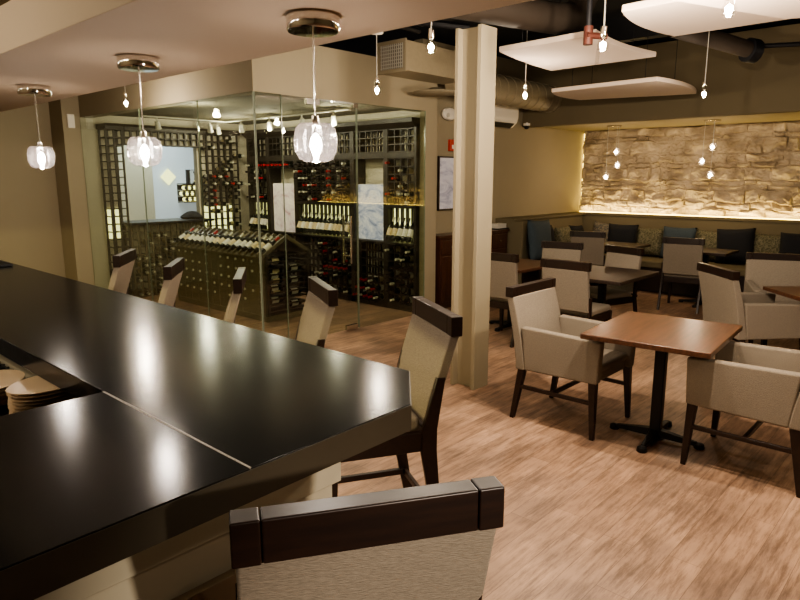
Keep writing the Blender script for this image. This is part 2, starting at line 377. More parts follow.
# ------------------------------------------------------------------ wine racks (front plane x = 6.1)
XF, XB = 6.08, 6.295
def lattice(b, y0, y1, z0, z1, cy, cz, slat=.016, xf=XF, xb=XB-.03):
    n = max(1, round((y1-y0)/cy)); m = max(1, round((z1-z0)/cz))
    for i in range(n+1):
        y = y0+(y1-y0)*i/n; b.box(xf, xf+.02, y-slat/2, y+slat/2, z0, z1); b.box(xb-.02, xb, y-slat/2, y+slat/2, z0, z1)
    for j in range(m+1):
        z = z0+(z1-z0)*j/m
        b.box(xf+.002, xf+.014, y0, y1, z-.007, z+.007)
    for i in range(n+1):
        y = y0+(y1-y0)*i/n
        for j in range(m+1):
            z = z0+(z1-z0)*j/m; b.box(xf+.004, xb, y-slat/2-.006, y+slat/2+.006, z-.008, z+.004)
    return n, m
def wall_rack(y0, y1, lab, blabs, cols_upper, bay_pic=False):
    e = empty('wine_rack', (0, 0, 0), 0, lab, 'wine rack')
    f = MB()
    for y in (y0+.02, y1-.02): f.box(XF-.01, XB, y-.02, y+.02, 0, 2.36)
    f.box(XF-.015, XB, y0, y1, 1.955, 2.025); f.box(XF-.03, XB, y0, y1, .86, .885)
    f.box(XF-.01, XB, y0, y1, 0, .08)
    if not bay_pic: f.box(XF-.015, XB, y0, y1, 1.325, 1.36)
    f.build('frame', M['rack'], e, bev=.003)
    MB().loft([[(XF-.02, y0, 2.32), (XB, y0, 2.32), (XB, y0, 2.43), (XF-.10, y0, 2.43), (XF-.09, y0, 2.38)], [(XF-.02, y1, 2.32), (XB, y1, 2.32), (XB, y1, 2.43), (XF-.10, y1, 2.43), (XF-.09, y1, 2.38)]]).build('crown', M['rack'], e)
    u = MB(); lattice(u, y0+.04, y1-.04, 2.035, 2.31, .105, .095); u.build('upper_grid', M['rack'], e)
    W = y1-y0-.08
    if not bay_pic:
        g = MB(); n, m = lattice(g, y0+.04, y1-.04, 1.365, 1.95, .105, .098); g.build('middle_grid', M['rack'], e)
        for i in range(n):
            for j in range(m):
                if R.random() < cols_upper:
                    y = y0+.04+W*(i+.5)/n; z = 1.365+.585*j/m+.045
                    bottle('r' if ((i == 0 and y0 > 8) or (i == 3 and y0 < 7) or R.random() < .06) else 'w' if R.random() < .4 else 'd', (XF+.2, y, z), (-1, 0, 0), blabs[0], blabs[1])
        MB().box(XF+.10, XF+.11, y0+.04, y1-.04, .90, 1.32).build('lit_back', M['niche'], e)
        s = MB(); n = max(3, round(W/.088))
        for i in range(n+1): y = y0+.04+W*i/n; s.box(XF+.06, XF+.098, y-.015, y+.015, .89, 1.32)
        s.build('divider', M['rack'], e)
        for i in range(n):
            y = y0+.04+W*(i+.5)/n
            bottle('w' if R.random() < .5 else 'd', (XF-.06, y, .925), (.14, 0, .30), blabs[2], blabs[3])
    l = MB(); n, m = lattice(l, y0+.04, y1-.04, .09, .85, .105, .109, .018)
    l.build('lower_grid', M['rack'], e)
    return e, n, m, W
rk = wall_rack(5.30, 5.83, 'narrow dark wine rack against the right end of the glass room', ('dark wine bottle lying in the upper grid of the rightmost wine rack', 'bottles in the upper grid, rightmost rack', 'wine bottle propped in the lit row of the rightmost wine rack', 'display bottles, rightmost rack'), .3)
for i in range(5):
    for j in range(7):
        if R.random() < .6: bottle('d' if R.random() < .7 else 'w', (XF+.2, 5.34+.45*(i+.5)/5-.0, .09+.76*j/7+.045), (-1, 0, 0), 'dark wine bottle in the lower grid of the rightmost wine rack', 'lower bottles, rightmost rack')
rk2 = wall_rack(6.46, 7.68, 'wide dark wine rack standing between the two paintings', ('wine bottle lying in the upper grid of the rack between the paintings', 'bottles in the upper grid, middle rack', 'wine bottle propped in the lit row between the two paintings', 'display bottles, middle rack'), .75)
W = 1.22-.08; n, m = rk2[1], rk2[2]
for i in range(n):
    for j in range(m):
        if i < 7 and R.random() < .72: bottle('r' if i in (4,) or (i < 4 and j in (3, 4)) else ('d' if R.random() < .6 else 'w'), (XF+.2, 6.50+W*(i+.5)/n, .09+.76*j/m+.045), (-1, 0, 0), 'wine bottle in the lower grid of the rack between the paintings', 'lower bottles, middle rack')
rk3 = wall_rack(8.36, 8.9, 'dark wine rack in the back corner, left of the reddish painting', ('wine bottle lying in the upper grid of the back corner wine rack', 'bottles in the upper grid, corner rack', 'wine bottle propped in the lit row of the back corner rack', 'display bottles, corner rack'), .6)
rk4 = wall_rack(5.83, 6.46, 'open rack bay with a counter below the blue painting', None, 0, True)
rk5 = wall_rack(7.68, 8.36, 'open rack bay with a counter below the reddish painting', None, 0, True)
for j, (y, z) in enumerate([(5.95, .14), (6.05, .14), (6.15, .14), (6.25, .14), (6.35, .14), (6.0, .25), (6.1, .25), (6.2, .25), (6.3, .25), (6.05, .36), (6.15, .36), (6.25, .36)]):
    bottle('r' if j % 3 else 'w', (XF+.19, y, z-.01), (-1, 0, 0), 'wine bottle stacked low in the bay beneath the blue painting', 'bottles beneath the blue painting')
for (y0, y1, mt, lab) in [(5.875, 6.415, 'art_blue', 'blue and white abstract painting leaning in the wine rack, nearest the door'), (7.725, 8.315, 'art_red', 'pale reddish abstract painting in the wine rack, further from the door')]:
    e = empty('painting', (XF+.05, (y0+y1)/2, .89), 0, lab, 'painting')
    h = (y1-y0)/2
    MB().box(0, .02, -h, h, 0, .73).build('canvas', M[mt], e)
    MB().box(.02, .03, -h-.004, h+.004, -.0, .734).build('stretcher_frame', M['label_w'], e)

sh = MB(); sh.box(XF, XB-.01, 7.725, 8.315, 1.848, 1.858); sh.build('shelf', M['rack'], rk5[0])
for k in range(6):
    bottle('r', (XF+.16, 7.76+.1*k, 1.897), (-1, 0, 0), 'red-capped wine bottle on the high shelf above the reddish painting', 'red-capped bottles above the painting')
# far racks (plane y = 9.0)
def far_rack(x0, x1, lab, zlo=0, zhi=2.36, opening=False):
    e = empty('wine_rack', (0, 0, 0), 0, lab, 'wine rack')
    n = max(1, round((x1-x0)/.105)); m = round((zhi-zlo)/.105)
    b = MB()
    for i in range(n+1):
        x = x0+(x1-x0)*i/n; b.box(x-.012, x+.012, 8.96, 8.98, zlo, zhi); b.box(x-.012, x+.012, 9.16, 9.18, zlo, zhi)
    for j in range(m+1):
        z = zlo+(zhi-zlo)*j/m; b.box(x0, x1, 8.965, 8.975, z-.008, z+.008)
        for i in range(n+1):
            x = x0+(x1-x0)*i/n; b.box(x-.018, x+.018, 8.97, 9.17, z-.01, z+.002)
    b.build('grid', M['rack' if zlo > 1 or not opening else 'island'], e)
    return e, n, m
f1 = far_rack(3.88, 4.10, 'slim wine rack column left of the window inside the wine room')
f2 = far_rack(5.40, 5.94, 'tall wine rack right of the window inside the wine room')
f3 = far_rack(4.13, 5.35, 'low olive wine rack beneath the window counter', 0, 1.04, True)
f4 = far_rack(4.12, 5.36, 'row of wine rack cubbies above the window', 2.17, 2.36)
for xa, xb, ee in ((3.85, 4.105, f1[0]), (4.115, 5.365, f4[0]), (5.375, 5.96, f2[0])):
    MB().loft([[(x, 8.90, 2.36), (x, 8.90, 2.40), (x, 8.86, 2.43), (x, 9.19, 2.43), (x, 9.19, 2.36)] for x in (xa, xb)]).build('crown', M['rack'], ee)
tag(MB().box(4.10, 5.40, 8.86, 9.45, 1.055, 1.085).build('window_counter', M['blackmetal'], bev=.004), 'dark counter slab laid across the window opening in the wine room', 'counter')
MB().box(5.42, 5.93, 9.185, 9.195, .86, 1.28).build('lit_back', M['niche'], f2[0])
MB().box(3.90, 4.10, 9.185, 9.195, .86, 1.28).build('lit_back', M['niche'], f1[0])
for i in range(11):
    for j in range(9):
        if R.random() < .40: bottle('w', (4.12+1.24*(i+.5)/12, 9.16, 1.04*j/10+.055), (0, -1, 0), 'pale capped wine bottle in the low rack beneath the window', 'bottles beneath the window')
for i in range(6):
    for j in range(16):
        if R.random() < .28: bottle('r' if R.random() < .25 else 'w', (5.40+.65*(i+.5)/6, 9.16, 2.36*j/22+.055+.6), (0, -1, 0), 'wine bottle in the tall rack right of the wine room window', 'bottles right of the window')
# things beyond the window
MB_ = MB().box(5.15, 5.78, 11.5, 11.55, 0, 2.9)
tag(MB_.build('wall_panel', M['tanwall']), 'tan upright panel seen through the wine room window', 'panel')
e = empty('paper_dispenser', (6.72, 11.45, 1.72), 0, 'steel cylinder dispenser on the pale wall beyond the window', 'dispenser')
MB().tube([(-.2, 0, 0), (.2, 0, 0)], .13, 16).build('drum', M['steel'], e, smooth=True)
MB().box(-.23, .23, .08, .14, -.14, .14).build('back_plate', M['blackmetal'], e)
b = MB()
b.lathe([(.14, 0), (.17, .03), (.12, .08), (.05, .11), (.01, .12)], 14)
for v in b.bm.verts: v.co += Vector((noise.noise(v.co*14)*.04, noise.noise(v.co*11+Vector((3, 3, 3)))*.04, 0))
tag(b.build('cloth', M['blackfab'], smooth=True, loc=(5.17, 9.12, 1.087)), 'crumpled dark cloth on the right end of the window counter', 'cloth')
b = MB().box(-.11, .11, -.11, .11, -.006, .006)
tag(b.build('sign', M['niche'], loc=(6.12, 11.57, 1.72), rot=(PI/2, PI/4, 0)), 'small yellow diamond on the pale wall beyond the window', 'sign')

BM['y'] = bottle_mesh('y', M['niche'], M['niche'])
e = empty('wall_rack', (6.5, 11.5, 1.25), 0, 'small dark wall rack of yellow-topped bottles beyond the window', 'rack')
b = MB()
for z in (0, .11, .22, .33): b.box(-.2, .2, -.12, .09, z-.006, z+.006)
b.build('shelves', M['steel'], e)
MB().box(-.2, .2, .09, .10, -.02, .35).build('back_plate', M['blackmetal'], e)
for j in range(3):
    for i in range(3 if j != 1 else 4):
        bottle('y', (6.5+(i-(1 if j != 1 else 1.5))*.11, 11.57, 1.25+.048+.11*j), (0, -1, 0), 'yellow-topped bottle in the small wall rack beyond the window', 'yellow-topped bottles')
# island A-frame rack
e = empty('display_rack', (4.78, 7.3, 0), 0, 'low olive island rack with gabled top covered in wine bottles', 'wine rack')
b = MB(); b.box(-.33, .33, -1.05, 1.05, 0, .07); b.box(-.32, -.30, -1.04, 1.04, .07, .80); b.box(-.02, .02, -.70, 1.04, .07, .8)
for k in range(13): y = -1.04+2.08*k/12; b.box(-.325, -.305, y-.02, y+.02, .07, .80)
for z in (.18, .3, .42, .54, .66, .78): b.box(-.324, -.31, -1.04, 1.04, z-.008, z+.008)
b.build('side_grid', M['island'], e)
b = MB()
for x in (-.31, -.02, .31): b.box(x-.018, x+.018, -1.07, -1.03, .07, .82)
for z in [.12+.075*k for k in range(10)]: b.box(-.31, .31, -1.068, -1.045, z-.008, z+.008); b.box(-.31, .31, -1.04, -.75, z-.012, z-.006)
b.build('end_grid', M['rack'], e)
b = MB()
for s in (-1, 1):
    for k in range(18):
        y = -1.05+2.1*k/17
        b.hexa([(s*.36, y-.012, .78), (s*.36, y+.012, .78), (0, y+.012, 1.0), (0, y-.012, 1.0)], [(s*.36, y-.012, .82), (s*.36, y+.012, .82), (0, y+.012, 1.04), (0, y-.012, 1.04)])
b.hexa([(-.36, -1.05, .77), (-.36, 1.05, .77), (0, 1.05, .985), (0, -1.05, .985)], [(-.36, -1.05, .785), (-.36, 1.05, .785), (0, 1.05, 1.0), (0, -1.05, 1.0)])
b.hexa([(.36, -1.05, .77), (.36, 1.05, .77), (0, 1.05, .985), (0, -1.05, .985)], [(.36, -1.05, .785), (.36, 1.05, .785), (0, 1.05, 1.0), (0, -1.05, 1.0)])
b.build('gabled_top', M['island'], e)
for k in range(17):
    y = 7.3-1.05+2.1*(k+.5)/17
    bottle('w' if R.random() < .35 else ('r' if R.random() < .3 else 'd'), (4.78-.33, y, .84), (.31, 0, .19), 'wine bottle lying on the bar-side slope of the island rack', 'bottles on the near slope of the island')
    if k % 2: bottle('r' if R.random() < .4 else 'd', (4.78+.33, y, .84), (-.31, 0, .19), 'wine bottle lying on the far slope of the island rack', 'bottles on the far slope of the island')
for i in range(12):
    for j in range(5):
        if R.random() < .85: bottle('w', (4.78-.03, 7.3-1.04+2.08*(i+.5)/12, .24+.12*j), (-1, 0, 0), 'wine bottle with neck poking out of the island rack side', 'bottles in the island side')
for j in range(7):
    bottle('d', (4.52 if j % 2 else 4.82, 6.33, .165+.075*j*1.0), (1, 0, 0), 'wine bottle lying sideways on the island rack end', 'bottles on the island end')

# track lights in the wine room
def track(x0, y0, x1, y1, z, heads, lab):
    e = empty('track_light', (x0, y0, z), 0, lab, 'track light')
    MB().tube([(0, 0, 0), (x1-x0, y1-y0, 0)], .012, 6).build('rail', M['fix'], e)
    for k in heads:
        px, py = (x1-x0)*k, (y1-y0)*k
        h = MB(); h.tube([(px, py, 0), (px, py, -.06)], .01, 6); h.tube([(px, py, -.05), (px+.04, py+.04, -.15)], [.028, .04], 10)
        hd = h.build('lamp_head', M['fix'], e, smooth=True)
        MB().lathe([(.001, -.004), (.03, -.003), (.03, 0), (.001, .001)], 10, (px+.042, py+.042, -.153)).build('lamp', M['bulb'], hd)
track(5.35, 5.7, 5.35, 8.7, 2.50, (.1, .3, .53, .75, .95), 'pale track light rail running above the wine racks by the paintings')
track(4.1, 8.3, 5.3, 8.3, 2.50, (.15, .8), 'short track light rail near the wine room window')

# ------------------------------------------------------------------ bar
ZB = 1.07
e = empty('bar_counter', (1.18, 3.0, 0), 0, 'long L-shaped bar with black stone top and beige panelled base', 'bar')
T = Matrix.Translation((-1.18, -3.0, 0))
def outline_slab(b, pts, z0, z1): b.prism(pts, z0, z1, T)
b = MB(); outline_slab(b, [(.772, 1.167), (1.329, 1.178), (1.571, 1.40), (1.60, 9.6), (.772, 9.6)], .993, ZB); b.build('bar_top', M['bar'], e, bev=.003)
b = MB(); outline_slab(b, [(-.62, 1.135), (.769, 1.167), (.769, 1.95), (-.62, 1.95)], .993, ZB); b.build('return_top', M['bar'], e, bev=.003)
MB().box(.7675, .7735, 1.17, 1.95, 1.0, ZB+.0006, T).build('seam', M['seam'], e)
# dark edge band
b = MB()
outline_slab(b, [(-.62, 1.133), (.77, 1.1645), (1.330, 1.1755), (1.574, 1.399), (1.603, 9.6), (1.598, 9.6), (1.566, 1.402), (1.327, 1.180), (.77, 1.169), (-.62, 1.138)], .990, ZB-.003)
b.build('edge_band', M['baredge'], e)
b = MB(); b.box(.86, 1.30, 1.5, 9.6, 0, .992, T); b.box(-.62, .86, 1.5, 1.90, 0, .992, T); b.build('base', M['panel'], e)
b = MB(); b.box(-.62, 1.315, 1.47, 1.5, .735, .985, T); b.box(1.30, 1.315, 1.5, 9.6, .735, .985, T); b.build('upper_panel', M['panel'], e, bev=.003)
b = MB(); b.box(-.62, 1.315, 1.47, 1.5, 0, .60, T); b.box(1.30, 1.315, 1.5, 9.6, 0, .60, T); b.build('kick_panel', M['panel2'], e, bev=.003)
b = MB(); b.box(1.318, 1.333, 1.45, 9.5, .974, .990, T); b.build('under_bar_light', M['ledbar'], e)
b = MB(); b.box(.35, 1.31, 1.44, 1.452, .978, .990, T); b.build('under_bar_light', M['ledbar'], e)
# shelf with black mesh mat under the bar, behind the counter
e = empty('back_bar_shelf', (.55, 4.0, 0), 0, 'black mesh-covered service shelf tucked behind the bar top', 'shelf')
MB().box(-.40, .30, -2.045, 3.0, .855, .875).build('board', M['blackmetal'], e)
b = MB()
for k in range(34): y = -2.04+k*.06; b.tube([(-.40, y, .882), (.30, y, .882)], .004, 4)
for k in range(14): x = -.39+k*.052; b.tube([(x, -2.04, .884), (x, .0, .884)], .004, 4)
b.build('mesh_mat', M['netwire'], e)
MB().box(-.40, -.36, -2.045, 3.0, 0, .855).build('front_panel', M['blackmetal'], e)
# oval plates
def plate_mesh():
    b = MB(); b.lathe([(.055, 0), (.075, .003), (.125, .012), (.128, .015), (.12, .0145), (.07, .007), (.001, .006)], 28)
    o = b.build('plate', M['tile'], smooth=True); me = o.data; bpy.data.objects.remove(o); return me
PM = plate_mesh()
for (cx, cy, n, rz, w) in [(.775, 2.44, 8, .4, 'front'), (.66, 2.70, 6, 1.1, 'rear')]:
    for k in range(n):
        o = bpy.data.objects.new('plate', PM); COL.objects.link(o)
        top = (k == n-1); bot = (k == 0)
        lab = ('topmost cream plate of the %s stack on the mesh shelf' if top else 'bottom cream plate of the %s stack on the mesh shelf' if bot else 'cream plate in the middle of the %s stack on the shelf') % w
        tag(o, lab, 'plate', 'plates of the %s stack' % w)
        o.location = (cx, cy, .889+k*.0125); o.scale = (1.12, .86, 1); o.rotation_euler = (0, 0, rz+R.uniform(-.08, .08))
tag(MB().box(-.11, .11, -.22, .22, 0, .018).build('bar_mat', M['blackmetal'], bev=.004, loc=(1.42, 5.52, ZB+.001)), 'thin black mat lying at the far end of the bar top', 'mat')
b = MB(); b.lathe([(.03, 0), (.035, .01), (.036, .12), (.033, .125), (.030, .12), (.028, .012), (.001, .01)], 16)
tag(b.build('glass_tumbler', M['bulbglass'], smooth=True, loc=(.60, 3.05, .889)), 'clear glass tumbler behind the rear plate stack on the shelf', 'glass')

# ------------------------------------------------------------------ seats
def rail(b, w, zt, zb, y0, y1):
    """top rail: long middle block with two end blocks; y0 front, y1 back"""
    g = .0012
    b.box(-w/2+.052+g, w/2-.052-g, y1, y0, zb, zt)
    b.box(-w/2, -w/2+.052, y1-.001, y0+.001, zb-.001, zt+.0005); b.box(w/2-.052, w/2, y1-.001, y0+.001, zb-.001, zt+.0005)
def leg(b, x0, y0, z0, x1, y1, a, c):
    """tapered leg: top centre (x0,y0,z0) half-size a, foot (x1,y1,0) half-size c"""
    b.hexa([(x1-c, y1-c, 0), (x1+c, y1-c, 0), (x1+c, y1+c, 0), (x1-c, y1+c, 0)], [(x0-a, y0-a, z0), (x0+a, y0-a, z0), (x0+a, y0+a, z0), (x0-a, y0+a, z0)])
def armchair(loc, rz, label):
    e = empty('armchair', loc, rz, label, 'armchair', 'linen armchairs')
    b = MB()   # seat
    b.box(-.235, .235, -.24, .275, .37, .455); b.build('seat_base', M['fabric'], e, bev=.02, seg=3)
    MB().box(-.232, .232, -.22, .295, .44, .50).build('seat', M['fabric'], e, bev=.028, seg=4)
    for s in (-1, 1):
        b = MB(); x0, x1 = (s*.232, s*.30) if s > 0 else (s*.30, s*.232)
        b.loft([[(x, -.235, .375) for x in (x0, x1)] + [(x, -.27, .685) for x in (x1, x0)], [(x, .31, .385) for x in (x0, x1)] + [(x, .325, .672) for x in (x1, x0)]])
        b.build('armrest', M['fabric'], e, bev=.014, seg=3)
    # back: curved slab leaning backwards, waist narrow at arm level
    rings = []
    for k in range(9):
        t = k/8; z = .375+.515*t; yc = -.265-.105*t**1.4; hw = .302 - .004*t
        th = .055-.012*t; bul = .022*math.sin(PI*min(1, t*1.1))
        rings.append([(-hw, yc-th*.7, z), (0, yc-th*.9, z), (hw, yc-th*.7, z), (hw, yc+th*.6, z), (hw*.5, yc+th*.9+bul, z), (0, yc+th+bul, z), (-hw*.5, yc+th*.9+bul, z), (-hw, yc+th*.6, z)])
    b = MB().loft(rings); b.build('backrest', M['fabric'], e, bev=.01, seg=2)
    b = MB(); rail(b, .605, .955, .885, -.345, -.405); b.build('top_rail', M['dark'], e, bev=.004)
    for s in (-1, 1):
        b = MB(); leg(b, s*.27, .275, .39, s*.285, .295, .026, .015); b.build('leg', M['dark'], e, bev=.004)
        b = MB(); leg(b, s*.27, -.26, .39, s*.285, -.325, .026, .016); b.build('leg', M['dark'], e, bev=.004)
        MB().box(s*.283-.011, s*.283+.011, -.29, .27, .235, .262).build('side_stretcher', M['dark'], e, bev=.003)
    MB().box(-.275, .275, -.03, -.008, .235, .262).build('cross_stretcher', M['dark'], e, bev=.003)
    return e
def side_chair(loc, rz, label):
    e = empty('dining_chair', loc, rz, label, 'dining chair', 'armless dining chairs')
    MB().box(-.235, .235, -.20, .235, .425, .49).build('seat', M['fabric'], e, bev=.024, seg=4)
    b = MB(); b.box(-.238, .238, .19, .225, .36, .43); b.box(-.238, .238, -.23, -.20, .36, .43)
    for s in (-1, 1): b.box(s*.225-.014, s*.225+.014, -.22, .22, .36, .43)
    b.build('seat_frame', M['dark'], e, bev=.004)
    rings = []
    for k in range(8):
        t = k/7; z = .475+.40*t; yc = -.235-.065*t; th = .03; hw = .236
        rings.append([(-hw, yc-th, z), (hw, yc-th, z), (hw, yc+th*.6, z), (0, yc+th+.012*math.sin(PI*t), z), (-hw, yc+th*.6, z)])
    MB().loft(rings).build('backrest', M['fabric'], e, bev=.01, seg=2)
    b = MB(); rail(b, .50, .955, .875, -.275, -.33); b.build('top_rail', M['dark'], e, bev=.004)
    for s in (-1, 1):
        b = MB(); leg(b, s*.222, .215, .43, s*.226, .22, .023, .015); b.build('leg', M['dark'], e, bev=.004)
        b = MB()
        b.loft([[(s*.238-.016, y-.02, z), (s*.238+.012, y-.02, z), (s*.238+.012, y+.02, z), (s*.238-.016, y+.02, z)] for y, z in ((-.34, 0), (-.27, .22), (-.232, .42), (-.245, .62))])
        b.build('leg', M['dark'], e, bev=.004)
    return e
def bar_stool(loc, rz, label):
    e = empty('bar_stool', loc, rz, label, 'bar stool', 'upholstered bar stools')
    MB().box(-.225, .225, -.19, .235, .635, .705).build('seat', M['fabric'], e, bev=.026, seg=4)
    b = MB(); b.box(-.24, .24, .195, .23, .55, .64); b.box(-.22, .22, -.24, -.21, .55, .64)
    for s in (-1, 1): b.box(s*.228-.014, s*.228+.014, -.22, .22, .55, .64)
    b.build('seat_frame', M['dark'], e, bev=.005)
    rings = []
    for k in range(9):
        t = k/8; z = .67+.39*t; yc = -.222-.11*t**1.15; th = .026; hw = .222 if t < .5 else .248
        rings.append([(-hw, yc-th, z), (hw, yc-th, z), (hw, yc+th*.7, z), (0, yc+th+.012*math.sin(PI*t), z), (-hw, yc+th*.7, z)])
    MB().loft(rings).build('backrest', M['fabric'], e, bev=.008, seg=2)
    b = MB(); rail(b, .51, 1.14, 1.055, -.315, -.365); b.build('top_rail', M['dark'], e, bev=.004)
    for s in (-1, 1):
        b = MB(); leg(b, s*.226, .208, .63, s*.238, .225, .029, .022); b.build('leg', M['dark'], e, bev=.004)
        b = MB()
        b.loft([[(s*.236-.014, y-w, z), (s*.236+.012, y-w, z), (s*.236+.012, y+w, z), (s*.236-.014, y+w, z)] for y, z, w in ((-.315, 0, .022), (-.275, .2, .025), (-.24, .40, .029), (-.222, .55, .036), (-.225, .65, .034), (-.275, .88, .020))])
        b.build('leg', M['dark'], e, bev=.005)
        MB().box(s*.232-.012, s*.232+.012, -.265, .21, .22, .25).build('side_stretcher', M['dark'], e, bev=.003)
    MB().box(-.23, .23, .205, .23, .14, .18).build('foot_rest', M['dark'], e, bev=.003)
    MB().box(-.23, .23, -.28, -.26, .22, .25).build('back_stretcher', M['dark'], e, bev=.003)
    return e
def place(fn, src, rc, facing, off, label):
    f = Vector((facing[0], facing[1], 0)).normalized(); loc = (rc[0]+f.x*off, rc[1]+f.y*off, 0); rz = math.atan2(f.y, f.x)-PI/2
    if src is None: return fn(loc, rz, label)
    return copy_tree(src, loc, rz, label)
A1 = armchair((4.10, 2.065, 0), PI, 'linen armchair pushed to the far side of the nearest square wooden table')
copy_tree(A1, (4.145, .90, 0), 0, 'linen armchair at the right edge, on the near side of the nearest wooden table')
place(None, A1, (5.92, 1.68), (.70, -.71), .36, 'linen armchair seen from behind, angled toward the rightmost wooden table')
place(None, A1, (7.37, 1.53), (-.93, -.37), .36, 'linen armchair facing the camera behind the rightmost wooden table')
S = side_chair((5.72, 2.875, 0), -PI/2, 'armless linen chair seen from behind at the central dark table')
place(None, S, (5.50, 3.70), (1, .05), .30, 'armless linen chair just right of the square column, back to the camera')
place(None, S, (6.98, 2.99), (-.955, .296), .30, 'armless linen chair facing the camera across the central dark table')
place(None, S, (6.96, 3.75), (-.97, -.2), .30, 'armless linen chair facing the camera at the table left of the central one')
place(None, S, (8.57, 4.22), (.93, .25), .30, 'armless linen chair, shadowed back, at the leftmost banquette table')
place(None, S, (8.48, 2.86), (.99, .14), .30, 'armless linen chair with pale back at the middle banquette table')
ST = place(bar_stool, None, ((.551+.982)/2, (.909+.638)/2), (.53, .85), .34, 'linen bar stool in the foreground, seen from behind at the bar end')
for near, d, lab in [((2.106, 1.607), (.49, .87), 'linen bar stool nearest the chamfered bar corner, whole seat and legs in view'),
                     ((2.19, 2.486), (.46, .89), 'linen bar stool second from the chamfered bar corner along the long side'),
                     ((2.06, 3.17), (.60, .80), 'linen bar stool third from the chamfered corner, back seen almost edge-on'),
                     ((2.035, 3.943), (.62, .78), 'linen bar stool fourth from the chamfered corner, second from the far wall'),
                     ((2.072, 4.784), (.62, .78), 'linen bar stool farthest down the bar, nearest the far wall')]:
    d = Vector(d).normalized(); c = Vector(near)+d*.25
    place(None, ST, (c.x, c.y), (-d.y, d.x), .34, lab)

# ------------------------------------------------------------------ tables
def table(loc, rz, w, d, label, top='mahog'):
    e = empty('dining_table', loc, rz, label, 'table')
    MB().box(-w/2, w/2, -d/2, d/2, .715, .75).build('tabletop', M[top], e, bev=.006)
    MB().box(-.12, .12, -.12, .12, .695, .715).build('mounting_plate', M['iron'], e)
    b = MB().box(-.035, .035, -.035, .035, .05, .70); b.build('column', M['iron'], e, bev=.01)
    for k in range(4):
        b = MB(); c, s = math.cos(k*PI/2), math.sin(k*PI/2)
        Tm = Matrix.Rotation(k*PI/2, 4, 'Z')
        b.hexa([(.0, -.035, .02), (.26, -.018, .015), (.26, .018, .015), (0, .035, .02)], [(.0, -.03, .075), (.26, -.014, .04), (.26, .014, .04), (0, .03, .075)], Tm)
        f = b.build('foot', M['iron'], e, bev=.004)
        MB().lathe([(.03, 0), (.034, .008), (.03, .03), (.018, .036), (.001, .037)], 12, (.275*c, .275*s, 0)).build('glide', M['iron'], f, smooth=True)
    return e
table((4.135, 1.473, 0), math.radians(4.5), .885, .765, 'square mahogany-topped table on a black pedestal, nearest the camera')
table((6.24, 2.88, 0), 0, .96, .80, 'dark square pedestal table in the middle of the dining room', 'darktop')
table((6.24, 3.97, 0), 0, .88, .75, 'wooden pedestal table just right of the square column')
table((6.46, .86, 0), math.atan2(-.74, .67), .90, .75, 'wooden pedestal table at the right edge, angled between two armchairs')
table((9.12, 3.97, 0), 0, .62, .66, 'small dark table in front of the banquette, leftmost', 'darktop')
table((9.15, 2.78, 0), 0, .62, .66, 'small dark table in front of the banquette, middle', 'darktop')
table((9.15, 1.55, 0), 0, .70, .70, 'small dark table in front of the banquette, rightmost', 'darktop')

# ------------------------------------------------------------------ banquette
e = empty('banquette', (9.6, 3, 0), 0, 'long dark olive L-shaped banquette under the stone wall', 'bench')
T = Matrix.Translation((-9.6, -3, 0))
b = MB(); b.box(9.62, 10.3, -2.2, 4.95, .02, .38, T); b.box(8.08, 10.3, 4.95, 5.3, .02, .38, T); b.build('base', M['dark'], e)
b = MB(); b.box(9.56, 10.25, -2.2, 4.80, .38, .48, T); b.build('seat', M['fabric_dark'], e, bev=.025, seg=3)
b = MB(); b.box(8.09, 10.25, 4.80, 5.20, .38, .48, T); b.build('seat', M['fabric_dark'], e, bev=.025, seg=3)
b = MB(); b.loft([[(10.22, y, .46), (10.30, y, 1.085), (10.55, y, 1.085), (10.55, y, .46)] for y in (-2.2, 5.3)], T); b.build('backrest', M['fabric_dark'], e, bev=.01)
b = MB(); b.loft([[(x, 5.08, .46), (x, 5.15, 1.085), (x, 5.44, 1.085), (x, 5.44, .46)] for x in (8.10, 10.22)], T); b.build('backrest', M['fabric_dark'], e, bev=.01)
b = MB(); b.prism([(8.04, 5.12), (10.28, 5.12), (10.28, -2.2), (10.55, -2.2), (10.55, 5.445), (8.04, 5.445)], 1.085, 1.118, T); b.build('ledge', M['fabric_dark'], e, bev=.004)
b = MB(); b.box(8.04, 8.09, 4.98, 5.445, 0, 1.085, T); b.build('end_panel', M['fabric_dark'], e, bev=.004)
def pillow(loc, rz, tilt, m, label, w=.46, rx=0):
    n = 14; bm = bmesh.new(); gs = []
    for side in (1, -1):
        g = []
        for i in range(n+1):
            r = []
            for j in range(n+1):
                u, v = i/n*2-1, j/n*2-1
                su = u*(1-.06*(1-v*v)); sv = v*(1-.06*(1-u*u))
                th = .085*((1-u**4)*(1-v**4))**.6 + .006*noise.noise(Vector((u*2+rz, v*2, side)))
                r.append(bm.verts.new((su*w/2, side*th, sv*w/2+w/2)))
            g.append(r)
        gs.append(g)
        for i in range(n):
            for j in range(n): bm.faces.new([g[i][j], g[i+1][j], g[i+1][j+1], g[i][j+1]])
    bmesh.ops.remove_doubles(bm, verts=bm.verts, dist=.003); bmesh.ops.recalc_face_normals(bm, faces=bm.faces)
    me = bpy.data.meshes.new('cushion'); bm.to_mesh(me); bm.free(); me.materials.append(M[m])
    for p in me.polygons: p.use_smooth = True
    o = bpy.data.objects.new('throw_pillow', me); COL.objects.link(o); o.location = loc
    o.rotation_euler = (tilt, rx, rz)
    return tag(o, label, 'pillow', 'throw pillows on the banquette')
